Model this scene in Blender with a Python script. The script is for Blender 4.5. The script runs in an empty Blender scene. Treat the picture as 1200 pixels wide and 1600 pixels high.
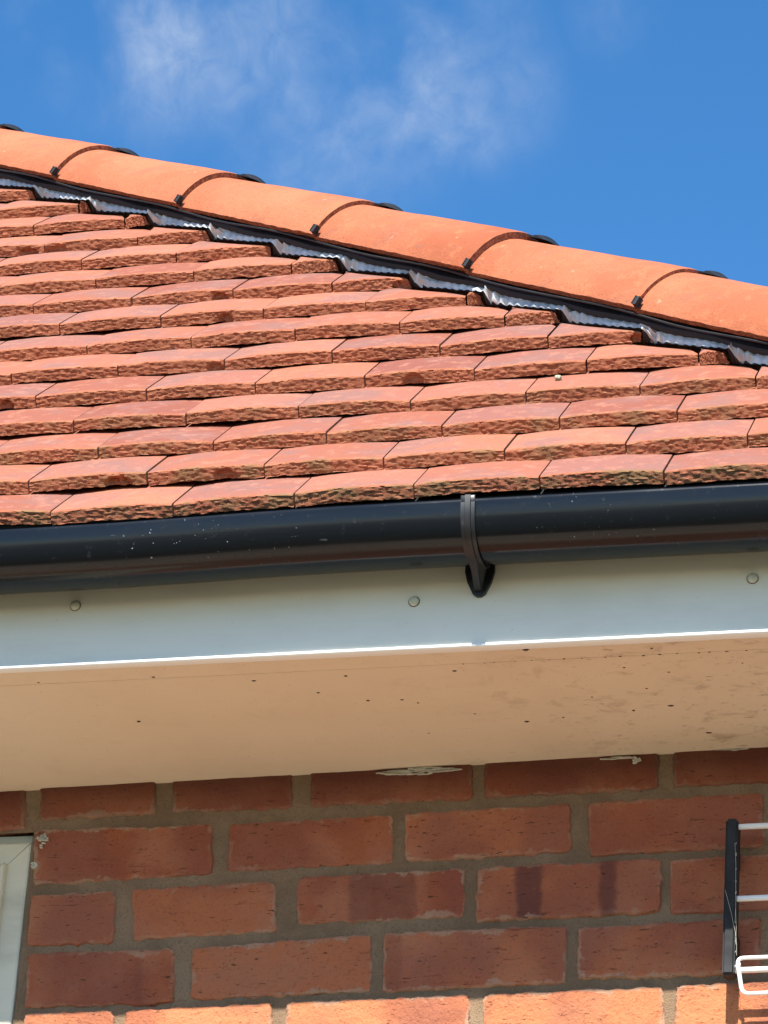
import bpy, bmesh, math, random
from mathutils import Vector, Matrix, noise
import numpy as np

rnd = random.Random(7)
scene = bpy.context.scene
C = scene.collection

# ------------------------------------------------------------------ camera
TH, PS, RO = 0.455019, 0.263023, 0.061308          # look-up, turn to the left, roll
c_, s_ = math.cos(PS), math.sin(PS)
right = Vector((c_, s_, 0)); fwd = Vector((-s_*math.cos(TH), c_*math.cos(TH), math.sin(TH)))
up = Vector((s_*math.sin(TH), -c_*math.sin(TH), math.cos(TH)))
r2 = right*math.cos(RO) + up*math.sin(RO); u2 = -right*math.sin(RO) + up*math.cos(RO)
cam_data = bpy.data.cameras.new('camera'); cam = bpy.data.objects.new('camera', cam_data); C.objects.link(cam)
M = Matrix((r2, u2, -fwd)).transposed().to_4x4(); M.translation = Vector((0, 0, 1.6)); cam.matrix_world = M
cam_data.sensor_fit = 'VERTICAL'; cam_data.sensor_height = 24; cam_data.sensor_width = 18
cam_data.lens = 24*4852.5/1600; cam_data.clip_start = 0.05; cam_data.clip_end = 3000
scene.camera = cam

# ------------------------------------------------------------------ light
SUN_EL, SUN_AZ = math.radians(46), math.radians(2.5)    # azimuth to the right of the wall's normal
sd = Vector((math.sin(SUN_AZ)*math.cos(SUN_EL), -math.cos(SUN_AZ)*math.cos(SUN_EL), math.sin(SUN_EL)))
sl = bpy.data.lights.new('sun', 'SUN'); sl.energy = 5.0; sl.angle = math.radians(0.53); sl.color = (1.0, 0.955, 0.88)
so = bpy.data.objects.new('sun', sl); C.objects.link(so); so.rotation_euler = sd.to_track_quat('Z', 'Y').to_euler()
world = bpy.data.worlds.new('World'); scene.world = world; world.use_nodes = True
wn = world.node_tree.nodes; wl = world.node_tree.links; wn.clear()
sky = wn.new('ShaderNodeTexSky'); sky.sky_type = 'NISHITA'; sky.sun_disc = False
sky.sun_elevation = SUN_EL; sky.sun_rotation = math.pi - SUN_AZ
sky.air_density = 1.0; sky.dust_density = 0.3; sky.ozone_density = 2.6
bg = wn.new('ShaderNodeBackground'); bg.inputs['Strength'].default_value = 0.10
wo = wn.new('ShaderNodeOutputWorld')
tc = wn.new('ShaderNodeTexCoord')
def wnode(t, **kw):
    n = wn.new(t)
    for k, v in kw.items(): setattr(n, k, v)
    return n
def wmath(op, a, b=None, clamp=False):
    n = wnode('ShaderNodeMath', operation=op); n.use_clamp = clamp
    for i, v in enumerate((a, b)):
        if v is None: continue
        if hasattr(v, 'links'): wl.new(v, n.inputs[i])
        else: n.inputs[i].default_value = v
    return n.outputs[0]
def blob(cx, cy, cz, rad, amp):                    # soft patch of thin cirrus in a direction of the sky
    d = wnode('ShaderNodeVectorMath', operation='DISTANCE')
    wl.new(tc.outputs['Generated'], d.inputs[0]); d.inputs[1].default_value = (cx, cy, cz)
    mr = wnode('ShaderNodeMapRange', interpolation_type='SMOOTHERSTEP')
    wl.new(d.outputs['Value'], mr.inputs[0]); mr.inputs[1].default_value = 0; mr.inputs[2].default_value = rad
    mr.inputs[3].default_value = amp; mr.inputs[4].default_value = 0
    return mr.outputs[0]
acc = None
for b in ((-.293, .775, .566, .050, .62), (-.318, .762, .566, .04, .55), (-.268, .778, .573, .06, .5), (-.215, .800, .562, .06, .50),
          (-.245, .802, .548, .055, .40), (-.20, .806, .556, .045, .38), (-.15, .802, .579, .025, .15), (.25, .80, .50, .3, .5), (-.7, .5, .5, .3, .6)):
    o = blob(*b); acc = o if acc is None else wmath('MAXIMUM', acc, o)
mp = wnode('ShaderNodeMapping'); wl.new(tc.outputs['Generated'], mp.inputs[0])
mp.inputs['Rotation'].default_value = (0.3, 0.5, 0.4); mp.inputs['Scale'].default_value = (12, 12, 10)
nz = wnode('ShaderNodeTexNoise'); wl.new(mp.outputs[0], nz.inputs['Vector'])
nz.inputs['Scale'].default_value = 1.6; nz.inputs['Detail'].default_value = 9; nz.inputs['Roughness'].default_value = .54; nz.inputs['Distortion'].default_value = 0.25
mr = wnode('ShaderNodeMapRange', interpolation_type='SMOOTHSTEP'); wl.new(nz.outputs['Fac'], mr.inputs[0])
mr.inputs[1].default_value = .36; mr.inputs[2].default_value = .80
nz2 = wnode('ShaderNodeTexNoise'); wl.new(mp.outputs[0], nz2.inputs['Vector'])
nz2.inputs['Scale'].default_value = 7.0; nz2.inputs['Detail'].default_value = 8; nz2.inputs['Roughness'].default_value = .65; nz2.inputs['Distortion'].default_value = .6
fine = wmath('ADD', wmath('MULTIPLY', nz2.outputs['Fac'], 1.9), -.05)
fac = wmath('MULTIPLY', wmath('MULTIPLY', mr.outputs[0], acc), fine, True)
skc = wnode('ShaderNodeHueSaturation'); skc.inputs['Saturation'].default_value = 1.30; skc.inputs['Value'].default_value = 1.10
wl.new(sky.outputs[0], skc.inputs['Color'])
mx = wnode('ShaderNodeMix', data_type='RGBA'); wl.new(fac, mx.inputs[0]); wl.new(skc.outputs[0], mx.inputs[6])
mx.inputs[7].default_value = (3.3, 3.8, 4.6, 1)
wl.new(mx.outputs[2], bg.inputs[0]); wl.new(bg.outputs[0], wo.inputs[0])
scene.view_settings.view_transform = 'Standard'; scene.view_settings.look = 'None'
scene.view_settings.exposure = 1.0; scene.view_settings.gamma = 1.0
scene.render.resolution_x, scene.render.resolution_y = 768, 1024

# ------------------------------------------------------------------ helpers
def link(name, me, parent=None, mats=()):
    o = bpy.data.objects.new(name, me); C.objects.link(o)
    for m in mats: me.materials.append(m)
    if parent: o.parent = parent
    return o
def tag(o, label, cat=None, group=None, kind=None):
    if label: o['label'] = label
    if cat: o['category'] = cat
    if group: o['group'] = group
    if kind: o['kind'] = kind
    return o
class MB:                                          # collects vertices, faces, per-vertex colour, per-face slots
    def __init__(s): s.v = []; s.f = []; s.m = []; s.c = []
    def add(s, vs, fs, mi=0, col=(0, 0, 0, 1)):
        b = len(s.v); s.v += [tuple(v) for v in vs]
        s.f += [tuple(i+b for i in f) for f in fs]; s.m += [mi]*len(fs)
        s.c += (col if isinstance(col, list) else [col]*len(vs))
    def box(s, a, b, mi=0, bev=0.0, col=(0, 0, 0, 1)):
        bm = bmesh.new(); bmesh.ops.create_cube(bm, size=1)
        a = Vector(a); b = Vector(b)
        for v in bm.verts: v.co = Vector([(a[i]+b[i])/2 + v.co[i]*(b[i]-a[i]) for i in range(3)])
        if bev: bmesh.ops.bevel(bm, geom=list(bm.edges), offset=bev, segments=2, affect='EDGES', profile=.5)
        s.bm(bm, mi, col)
    def bm(s, bm, mi=0, col=(0, 0, 0, 1)):
        bm.verts.index_update(); s.add([v.co for v in bm.verts], [[v.index for v in f.verts] for f in bm.faces], mi, col); bm.free()
    def tube(s, pts, r, n=10, mi=0, closed=False):
        pts = [Vector(p) for p in pts]; vs = []; fs = []; N = len(pts); prev = None
        for i, p in enumerate(pts):
            if closed: t = (pts[(i+1) % N]-pts[i-1]).normalized()
            else: t = (pts[min(i+1, N-1)]-pts[max(i-1, 0)]).normalized()
            a = Vector((0, 0, 1)) if abs(t.z) < .9 else Vector((0, 1, 0))
            if prev is None: u = t.cross(a).normalized()
            else: u = (prev - t*prev.dot(t)).normalized()
            prev = u; w = t.cross(u)
            for k in range(n):
                an = 2*math.pi*k/n; vs.append(p + (u*math.cos(an)+w*math.sin(an))*r)
        for i in range(N if closed else N-1):
            j = (i+1) % N
            for k in range(n): fs.append((i*n+k, i*n+(k+1) % n, j*n+(k+1) % n, j*n+k))
        if not closed: fs.append(tuple(range(n))[::-1]); fs.append(tuple((N-1)*n+k for k in range(n)))
        s.add(vs, fs, mi)
    def build(s, name, mats, parent=None, smooth=False, attr=False):
        me = bpy.data.meshes.new(name); me.from_pydata(s.v, [], s.f); me.update()
        if smooth: me.polygons.foreach_set('use_smooth', [True]*len(me.polygons))
        if smooth: me.set_sharp_from_angle(angle=math.radians(smooth if smooth is not True else 40))
        if not isinstance(mats, (list, tuple)): mats = [mats]
        o = link(name, me, parent, mats)
        me.polygons.foreach_set('material_index', s.m)
        if attr:
            ca = me.color_attributes.new('mark', 'FLOAT_COLOR', 'POINT')
            ca.data.foreach_set('color', np.array(s.c, dtype=np.float32).ravel())
        return o
def fn(p, sc, seed=0.0, oct=3):
    return noise.fractal(Vector(p)*sc + Vector((seed, seed*1.7, -seed)), 0.9, 2.1, oct)

# ------------------------------------------------------------------ materials
def new_mat(name):
    m = bpy.data.materials.new(name); m.use_nodes = True; nt = m.node_tree
    bs = nt.nodes['Principled BSDF']
    return m, nt, bs
class NT:
    def __init__(s, name):
        s.m, s.nt, s.b = new_mat(name); s.n = s.nt.nodes; s.l = s.nt.links
        s.tc = s.n.new('ShaderNodeTexCoord').outputs['Object']
    def set(s, sock, v):
        if hasattr(v, 'links') or hasattr(v, 'is_linked'): s.l.new(v, sock)
        else: sock.default_value = v
    def map(s, scale=(1, 1, 1), loc=(0, 0, 0), rot=(0, 0, 0)):
        n = s.n.new('ShaderNodeMapping'); s.l.new(s.tc, n.inputs[0]); n.inputs['Scale'].default_value = scale
        n.inputs['Location'].default_value = loc; n.inputs['Rotation'].default_value = rot; return n.outputs[0]
    def noise(s, scale, detail=4, rough=.55, vec=None, dist=0.0):
        n = s.n.new('ShaderNodeTexNoise'); s.l.new(vec if vec is not None else s.tc, n.inputs['Vector'])
        n.inputs['Scale'].default_value = scale; n.inputs['Detail'].default_value = detail
        n.inputs['Roughness'].default_value = rough; n.inputs['Distortion'].default_value = dist; return n.outputs['Fac']
    def vor(s, scale, vec=None, feat='F1'):
        n = s.n.new('ShaderNodeTexVoronoi'); n.feature = feat; s.l.new(vec if vec is not None else s.tc, n.inputs['Vector'])
        n.inputs['Scale'].default_value = scale; return n.outputs['Distance']
    def ramp(s, fac, lo, hi, a=0.0, b=1.0, smooth=True):
        n = s.n.new('ShaderNodeMapRange'); n.interpolation_type = 'SMOOTHSTEP' if smooth else 'LINEAR'
        s.set(n.inputs[0], fac); n.inputs[1].default_value = lo; n.inputs[2].default_value = hi
        n.inputs[3].default_value = a; n.inputs[4].default_value = b; return n.outputs[0]
    def math(s, op, a, b=0.0, clamp=False):
        n = s.n.new('ShaderNodeMath'); n.operation = op; n.use_clamp = clamp; s.set(n.inputs[0], a); s.set(n.inputs[1], b); return n.outputs[0]
    def mix(s, fac, a, b, mode='MIX'):
        n = s.n.new('ShaderNodeMix'); n.data_type = 'RGBA'; n.blend_type = mode; s.set(n.inputs[0], fac)
        s.set(n.inputs[6], a if not isinstance(a, tuple) else (*a, 1)); s.set(n.inputs[7], b if not isinstance(b, tuple) else (*b, 1)); return n.outputs[2]
    def attr(s):
        n = s.n.new('ShaderNodeAttribute'); n.attribute_name = 'mark'
        sp = s.n.new('ShaderNodeSeparateColor'); s.l.new(n.outputs['Color'], sp.inputs[0])
        return sp.outputs[0], sp.outputs[1], sp.outputs[2], n.outputs['Alpha']
    def bump(s, h, strength=.5, dist=.002, prev=None):
        n = s.n.new('ShaderNodeBump'); s.set(n.inputs['Height'], h); n.inputs['Strength'].default_value = strength
        n.inputs['Distance'].default_value = dist
        if prev is not None: s.l.new(prev, n.inputs['Normal'])
        return n.outputs[0]
    def done(s, col, rough=.8, normal=None, **kw):
        s.set(s.b.inputs['Base Color'], col if not isinstance(col, tuple) else (*col, 1)); s.set(s.b.inputs['Roughness'], rough)
        if normal is not None: s.l.new(normal, s.b.inputs['Normal'])
        for k, v in kw.items(): s.set(s.b.inputs[k.replace('_', ' ')], v)
        return s.m

def mat_tile_face():
    t = NT('clay_tile_face'); r, g, b, a = t.attr()      # r: kiln tone of the tile, g: second tone, b: weathering by course
    col = t.mix(r, (.215, .070, .048), (.385, .138, .078))
    col = t.mix(t.math('MULTIPLY', g, .55), col, (.235, .118, .104))
    n1 = t.noise(9, 5, .6); col = t.mix(t.ramp(n1, .44, .62, 0, .75), col, (.215, .112, .095))
    n2 = t.noise(45, 4, .7); col = t.mix(t.ramp(n2, .50, .66, 0, .55), col, (.38, .165, .110))
    n3 = t.noise(170, 3, .7); col = t.mix(t.ramp(n3, .55, .68, 0, .6), col, (.22, .09, .06))
    n4 = t.noise(520, 2, .7); col = t.mix(t.ramp(n4, .62, .72, 0, .6), col, (.14, .07, .05))
    h = t.math('ADD', t.noise(260, 4, .65), t.math('MULTIPLY', t.noise(38, 3, .5), 1.6))
    return t.done(col, .86, t.bump(h, .55, .0022), Specular_IOR_Level=.25)
def mat_tile_edge():
    t = NT('clay_tile_broken_edge'); r, g, b, a = t.attr()
    v = t.map((.7, .7, 3.2))
    n1 = t.noise(70, 6, .7, v, .6); n2 = t.noise(22, 4, .6); n3 = t.noise(330, 4, .75, v)
    col = t.mix(t.ramp(n1, .38, .66), (.30, .098, .052), (.45, .165, .092))
    col = t.mix(t.ramp(n3, .5, .66, 0, .35), col, (.58, .29, .17))
    mossf = t.math('MULTIPLY', t.ramp(t.math('ADD', n2, t.math('MULTIPLY', n1, .6)), .70, .98), t.math('ADD', t.math('MULTIPLY', b, .75), -.02), True)
    col = t.mix(mossf, col, (.21, .140, .068))
    dk = t.ramp(t.noise(120, 5, .75, v, .4), .56, .70, 0, .6)
    col = t.mix(dk, col, (.10, .045, .028))
    h = t.math('ADD', t.math('MULTIPLY', n1, 1.2), t.math('ADD', t.math('MULTIPLY', n3, 1.3), t.math('MULTIPLY', t.noise(150, 4, .7, v, .8), 1.4)))
    return t.done(col, .95, t.bump(h, .5, .0026), Specular_IOR_Level=.15)
def mat_hip():
    t = NT('orange_clay_hip_tile')
    n1 = t.noise(5, 4, .6); n2 = t.noise(38, 5, .65); n3 = t.noise(240, 3, .7)
    oi = t.n.new('ShaderNodeObjectInfo').outputs['Random']
    col = t.mix(t.math('ADD', t.math('MULTIPLY', t.ramp(n1, .35, .7), .5), t.math('MULTIPLY', oi, .5)), (.29, .076, .033), (.44, .152, .075))
    col = t.mix(t.ramp(n2, .50, .66, 0, .6), col, (.45, .15, .070))
    col = t.mix(t.ramp(t.noise(14, 5, .7, t.map((1, 1, 2), (3, 1, 2))), .54, .66, 0, .5), col, (.27, .11, .07))
    col = t.mix(t.ramp(n3, .56, .68, 0, .6), col, (.24, .07, .032))
    col = t.mix(t.ramp(t.noise(60, 2, .6, t.map((1, 1, 1), (7, 2, 5))), .70, .78, 0, .5), col, (.50, .28, .18))
    h = t.math('ADD', t.noise(300, 4, .7), t.math('MULTIPLY', n2, 1.5))
    return t.done(col, .88, t.bump(h, .6, .0028), Specular_IOR_Level=.25)
def mat_hip_end():
    t = NT('hip_tile_cut_end'); n = t.noise(180, 5, .7)
    return t.done(t.mix(t.ramp(n, .4, .65), (.20, .080, .042), (.50, .20, .105)), .95, t.bump(n, .8, .003))
def mat_lead():
    t = NT('grey_flashing_metal'); n = t.noise(60, 4, .6); n2 = t.noise(14, 4, .6)
    col = t.mix(t.ramp(n2, .35, .7), (.45, .47, .49), (.64, .66, .68)); col = t.mix(t.ramp(n, .55, .75, 0, .5), col, (.32, .33, .34))
    return t.done(col, t.ramp(n, .3, .7, .34, .6), t.bump(n, .2, .001), Metallic=.25)
def mat_membrane():
    t = NT('black_membrane'); n = t.noise(120, 3, .6)
    return t.done((.012, .014, .018), .7, t.bump(n, .3, .001))
def mat_black(name='black_plastic', rough=.5, col=(.007, .0075, .009)):
    t = NT(name); n = t.noise(90, 4, .6)
    c = t.mix(t.ramp(n, .6, .8, 0, .35), col, (.075, .075, .075))
    return t.done(c, t.ramp(t.noise(25, 4, .6), .35, .7, rough-.08, rough+.14), t.bump(t.noise(300, 2, .5), .05, .0006))
def mat_gutter():
    t = NT('black_glossy_gutter_plastic')
    streak = t.noise(3.2, 5, .65, t.map((1.2, 14, 14)))
    dust = t.noise(70, 5, .75); sp = t.noise(210, 2, .6, t.map((1, 1, 1), (2, 5, 1)))
    clus = t.ramp(t.noise(7, 3, .6), .55, .72)
    col = t.mix(t.ramp(dust, .6, .82, 0, .18), (.006, .008, .011), (.16, .17, .18))
    col = t.mix(t.math('MULTIPLY', t.ramp(sp, .70, .76), clus), col, (.42, .43, .44))
    w = t.noise(9, 4, .7, t.map((1, 5, 5), (4, 4, 4), (0, .4, 0)))
    col = t.mix(t.ramp(w, .70, .74, 0, .25), col, (.25, .25, .25))
    rough = t.math('ADD', t.ramp(streak, .3, .7, .13, .26), t.math('MULTIPLY', t.ramp(dust, .55, .8), .2))
    return t.done(col, rough, t.bump(t.noise(4, 3, .5, t.map((.5, 6, 6))), .12, .004), Specular_IOR_Level=.28)
def mat_upvc(name, base, dirt, rough=.35, dirty=.35):
    t = NT(name); n = t.noise(6, 5, .65, t.map((1, 3, 3))); n2 = t.noise(60, 4, .7)
    col = t.mix(t.ramp(n, .42, .78, 0, dirty), base, dirt)
    col = t.mix(t.ramp(n2, .64, .78, 0, dirty*.7), col, dirt)
    col = t.mix(t.ramp(t.noise(230, 2, .6), .73, .78, 0, .5), col, (.22, .17, .12))
    return t.done(col, rough, t.bump(t.noise(2.5, 2, .5), .08, .01))
def mat_brick():
    t = NT('weathered_red_brick'); r, g, b, a = t.attr()   # r tone, g distance to the arris, b dark kiln mark, a painted eave shade with stain
    n1 = t.noise(11, 5, .6); n2 = t.noise(60, 5, .7); n3 = t.noise(230, 3, .7)
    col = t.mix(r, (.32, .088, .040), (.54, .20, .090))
    col = t.mix(t.ramp(n1, .42, .62, 0, .75), col, (.40, .155, .085))
    col = t.mix(t.ramp(t.noise(5, 3, .5, t.map((1, 1, 1), (3, 8, 2))), .48, .64, 0, .5), col, (.20, .060, .046))
    col = t.mix(t.math('MULTIPLY', b, .75), col, (.10, .034, .032))
    rim = t.math('SUBTRACT', 1.0, t.ramp(t.math('SUBTRACT', g, t.math('MULTIPLY', t.ramp(t.noise(26, 5, .7), .42, .80), .014)), .0005, .0045))
    col = t.mix(t.math('MULTIPLY', rim, t.ramp(t.noise(8, 3, .6, t.map((1, 1, 1), (1, 1, 9))), .38, .62, .1, .85)), col, (.38, .24, .16))
    col = t.mix(t.ramp(n2, .62, .8, 0, .45), col, (.34, .165, .10))
    col = t.mix(t.ramp(n3, .57, .68, 0, .5), col, (.16, .05, .03))
    col = t.mix(t.ramp(t.noise(140, 3, .7, t.map((.45, 1, 2.2))), .635, .68, 0, .85), col, (.035, .018, .012))
    col = t.mix(t.ramp(t.noise(33, 4, .75, t.map((1, 1, 1), (8, 3, 1))), .70, .78, 0, .7), col, (.45, .36, .27))
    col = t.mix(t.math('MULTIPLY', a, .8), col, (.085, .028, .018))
    h = t.math('ADD', t.math('MULTIPLY', n1, 1.2), t.math('ADD', n2, t.math('MULTIPLY', n3, .5)))
    h = t.math('SUBTRACT', h, t.math('MULTIPLY', t.ramp(t.noise(70, 5, .7, t.map((.4, 1, 2.6)), 1.2), .64, .68), .9))
    return t.done(col, .9, t.bump(h, .8, .0045), Specular_IOR_Level=.2)
def mat_mortar():
    t = NT('grey_sand_mortar'); n = t.noise(55, 5, .7); n1 = t.noise(9, 4, .6); n3 = t.noise(420, 3, .7)
    col = t.mix(t.ramp(n1, .35, .7), (.21, .138, .084), (.30, .202, .125))
    col = t.mix(t.ramp(n, .55, .75, 0, .5), col, (.30, .235, .165)); col = t.mix(t.ramp(n3, .52, .66, 0, .6), col, (.11, .075, .05))
    return t.done(col, .95, t.bump(t.math('ADD', n, t.math('MULTIPLY', n3, 1.0)), .7, .004), Specular_IOR_Level=.15)
def mat_simple(name, a, b, scale, rough=.8, bump=.3, bd=.003):
    t = NT(name); n = t.noise(scale, 5, .65)
    return t.done(t.mix(t.ramp(n, .35, .68), a, b), rough, t.bump(n, bump, bd))
M_face = mat_tile_face(); M_edge = mat_tile_edge(); M_hip = mat_hip(); M_hipend = mat_hip_end(); M_lead = mat_lead()
M_memb = mat_membrane(); M_blk = mat_black(); M_gut = mat_gutter(); M_brick = mat_brick(); M_mort = mat_mortar()
M_fascia = mat_upvc('white_fascia_board', (.80, .745, .62), (.46, .43, .34), .32, .22)
def mat_soffit():
    t = NT('cream_soffit_board'); sx = t.n.new('ShaderNodeSeparateXYZ'); t.l.new(t.tc, sx.inputs[0])
    side = t.ramp(sx.outputs[0], -1.05, -.5)                 # dirtier towards the house corner
    col = t.mix(t.ramp(t.noise(4, 4, .6), .4, .7, 0, .4), (.76, .63, .465), (.66, .52, .38))
    d1 = t.math('MULTIPLY', t.ramp(t.noise(17, 5, .7, t.map((1, 1.6, 1)), .5), .52, .70), t.math('ADD', t.math('MULTIPLY', side, .55), .08))
    col = t.mix(d1, col, (.36, .25, .16))
    d2 = t.math('MULTIPLY', t.ramp(t.noise(90, 4, .7, t.map((.6, 1.4, 1))), .60, .70), t.math('ADD', t.math('MULTIPLY', side, .6), .08))
    col = t.mix(d2, col, (.28, .17, .10))
    col = t.mix(t.ramp(t.noise(260, 2, .6), .70, .76, 0, .6), col, (.20, .12, .07))
    return t.done(col, .5, t.bump(t.noise(3, 2, .5), .08, .01))
M_soffit = mat_soffit()
M_frame = mat_upvc('white_window_plastic', (.64, .61, .48), (.32, .30, .22), .55, .5)
M_bead = mat_upvc('white_bead', (.85, .85, .82), (.6, .58, .52), .35, .12)
M_speck = mat_simple('brown_dirt_speck', (.05, .022, .010), (.13, .06, .03), 300)
M_paint = mat_simple('old_cream_paint_smear', (.50, .47, .38), (.62, .58, .48), 200)
M_white = mat_upvc('white_coated_wire', (.80, .80, .78), (.5, .47, .42), .3, .15)
M_blkbar = mat_black('black_rack_plastic', .7, (.008, .008, .009)); M_clip = mat_black('black_clip_plastic', .6, (.012, .013, .015))
M_cap = mat_simple('aged_cream_cap', (.50, .49, .36), (.62, .60, .47), 120, .5)

# ------------------------------------------------------------------ measured geometry (metres)
AL = 0.886990; G = 0.102724; EY = 3.527258; EZ = 3.420742
UPS = Vector((0, math.cos(AL), math.sin(AL))); NRM = Vector((0, -math.sin(AL), math.cos(AL)))
FY = 3.589                                          # fascia plane
WY = lambda x: 3.935 - .0185*(x+1.05)               # wall plane
CUT = lambda s: .005 - 1.311*s                      # where the courses are cut along the hip
STEP = .0205; CAMB = .0034; THK = .0176
JOINTS = [
  [(-1.418,-4.3),(-1.2452,-4.9),(-1.0764,-0.2),(-0.9129,2.2),(-0.7447,4.3),(-0.5819,1.1)],
  [(-1.4806,-0.9),(-1.3087,-0.4),(-1.141,0.1),(-0.9737,1.1),(-0.8075,1.4),(-0.6436,0.5),(-0.4827,1.4)],
  [(-1.4092,-1.6),(-1.2399,-2.5),(-1.0757,-0.0),(-0.9114,-0.9),(-0.7476,1.2),(-0.5865,0.2)],
  [(-1.4752,1.5),(-1.306,-0.1),(-1.1391,0.3),(-0.9757,-2.2),(-0.8101,-1.1),(-0.6499,-2.4),(-0.4891,-0.1)],
  [(-1.5645,1.8),(-1.3927,2.0),(-1.2265,-0.3),(-1.0626,0.7),(-0.901,-2.2),(-0.7382,1.2),(-0.5786,-2.2)],
  [(-1.6351,2.4),(-1.4659,2.0),(-1.2994,0.3),(-1.1332,1.6),(-0.9702,-1.3),(-0.8085,1.3)],
  [(-1.545,-0.8),(-1.3768,1.6),(-1.2122,3.0),(-1.0499,2.2),(-0.8892,-0.4)],
  [(-1.6188,2.2),(-1.4523,2.5),(-1.2862,1.3),(-1.1229,0.8),(-0.9651,-0.9)],
  [(-1.695,1.3),(-1.5294,-1.3),(-1.3606,0.3),(-1.1982,-1.3)],
  [(-1.6192,-0.5),(-1.4525,-0.3),(-1.2882,0.0)],
  [(-1.6734,-0.7),(-1.5084,-1.8)], [(-1.7697,-2.3),(-1.6039,-2.5)], [(-1.6555,-2.0)], [(-1.7689,-2.3)],
  [(-1.862,-2.0)], [(-1.95,-2.0)]]

def roof_pt(x, s, n): return Vector((x, EY, EZ)) + UPS*s + NRM*n

def clay_tile(mb, x0, x1, i, dz0, dz1, hi, place, cut, seed, moss):
    """one cambered clay tile of course i, from x0 to x1, front edge at s = i*G"""
    w = x1-x0; nu = 72 if hi else 6; nf = 10 if hi else 1; nb = 4 if hi else 1
    r_ = random.Random(seed)
    tw = r_.uniform(-.0011, .0011); jit = r_.uniform(-.0022, .0022); th = THK*r_.uniform(.94, 1.05)
    chip = None
    if r_.random() < .13: chip = (r_.uniform(.1, .98), r_.uniform(.04, .14), r_.uniform(.004, .009))
    vmax = max(.004, (.005-x0)/1.311 - i*G - .001) if cut else 1.0
    tone = r_.random(); tone2 = max(0, r_.random()*1.5-.6)
    seedf = r_.uniform(0, 90)
    vs = []; cols = []
    m = STEP/G
    def top(fu, v, rough=0.0):
        # nominal surface height: cambered across, tilted so that it rests on the course below
        return -v*m + CAMB*(1-(2*fu-1)**2) + (dz0+(dz1-dz0)*fu)*.001 + tw*(2*fu-1) + rough
    # columns of a swept profile: back .. top .. front edge .. front face .. bottom edge
    prof = []
    for k in range(nb+1): prof.append(('t', .150*(1-k/nb) + (.0092 if hi else .001)))
    prof.append(('e', 0))
    for k in range(1, nf+1): prof.append(('f', k/nf))
    prof.append(('b', .06))
    npf = len(prof)
    for a in range(nu+1):
        fu = a/nu
        for (kd, q) in prof:
            if kd == 't': v = min(q, vmax); n = top(fu, v)
            else:
                X = x0 + fu*w; dep = 0.0; frac = {'e': 0.0, 'f': q, 'b': 1.0}[kd]
                if hi:
                    P = (X, i*.37, frac*th*1.0 + seedf)
                    dep = fn((X*.6, seedf, frac*th*2.2), 190, 0, 4)*.0015 + fn((X, seedf, 3), 26, 5, 2)*.0016
                    if kd != 'b': dep += (1-frac)*.0055
                    if kd == 'e': dep += abs(fn((X, seedf, 8), 160, 3, 3))*.0015
                    if chip:
                        e = 1-((fu-chip[0])/chip[1])**2 - ((frac-.85)/.62)**2
                        if e > 0: dep += chip[2]*min(1, e*2.4)*(.75+.5*fn((X, seedf, frac*.02), 120, 0, 3))
                v = dep; n = top(fu, v) - frac*(th + CAMB*.55*(1-(2*fu-1)**2))
                if kd == 'e': n -= .0006 + (abs(fn((X, seedf, 1), 70, 2, 3))*.0022 if hi else 0)
                if kd == 'f' and q == 1 and hi: n += fn((X, seedf, 21), 60, 2, 3)*.0016
                if kd == 'b': v = min(.06, vmax); n = top(fu, v) - th - CAMB*.55*(1-(2*fu-1)**2)
            s = i*G + v + jit*(1 if kd != 't' or v < .012 else 0)
            xm = x1
            if cut: xm = min(x1, cut(s))
            X = x0 + fu*max(xm-x0, .0005)
            vs.append(place(X, s, n)); cols.append((tone, tone2, moss, 1))
    fs = []; ms = []
    for a in range(nu):
        for k in range(npf-1):
            fs.append((a*npf+k, a*npf+k+1, (a+1)*npf+k+1, (a+1)*npf+k)); ms.append(0 if k < nb else 1)
    fs.append(tuple(range(npf))[::-1]); ms.append(1)
    fs.append(tuple(nu*npf+k for k in range(npf))); ms.append(1)
    b = len(mb.v); mb.v += [tuple(v) for v in vs]; mb.c += cols
    mb.f += [tuple(j+b for j in f) for f in fs]; mb.m += ms

# ------------------------------------------------------------------ ground and patio
gb = MB(); gb.add([(-400, -400, 0), (400, -400, 0), (400, 400, 0), (-400, 400, 0)], [(0, 1, 2, 3)])
t = NT('lawn'); n1 = t.noise(.8, 5, .6); n2 = t.noise(40, 4, .7)
tag(gb.build('ground', t.done(t.mix(n1, (.055, .052, .026), (.08, .074, .038)), .95, t.bump(n2, .6, .03))), 'lawn around the house', kind='structure')
pb = MB(); pb.box((-7, 2.2, -.1), (4, 4.2, .035), bev=.01)
t = NT('sandstone_paving'); br = t.n.new('ShaderNodeTexBrick'); t.l.new(t.map((1, 1, 1)), br.inputs['Vector'])
br.inputs['Scale'].default_value = 1.0; br.inputs['Brick Width'].default_value = .6; br.inputs['Row Height'].default_value = .45; br.inputs['Mortar Size'].default_value = .008
br.inputs['Color1'].default_value = (.52, .41, .29, 1); br.inputs['Color2'].default_value = (.60, .48, .34, 1); br.inputs['Mortar'].default_value = (.20, .18, .15, 1)
tag(pb.build('patio', t.done(t.mix(t.ramp(t.noise(7, 5, .6), .4, .7, 0, .4), br.outputs[0], (.45, .36, .27)), .85, t.bump(t.noise(40, 4, .6), .3, .004))), 'buff paving in front of the house wall', kind='structure')

# ------------------------------------------------------------------ the house
house = bpy.data.objects.new('brick_house', None); C.objects.link(house); house.location = (0, 0, 0)
tag(house, 'red brick house corner under a clay tiled hipped roof with black gutter', 'house')

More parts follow.
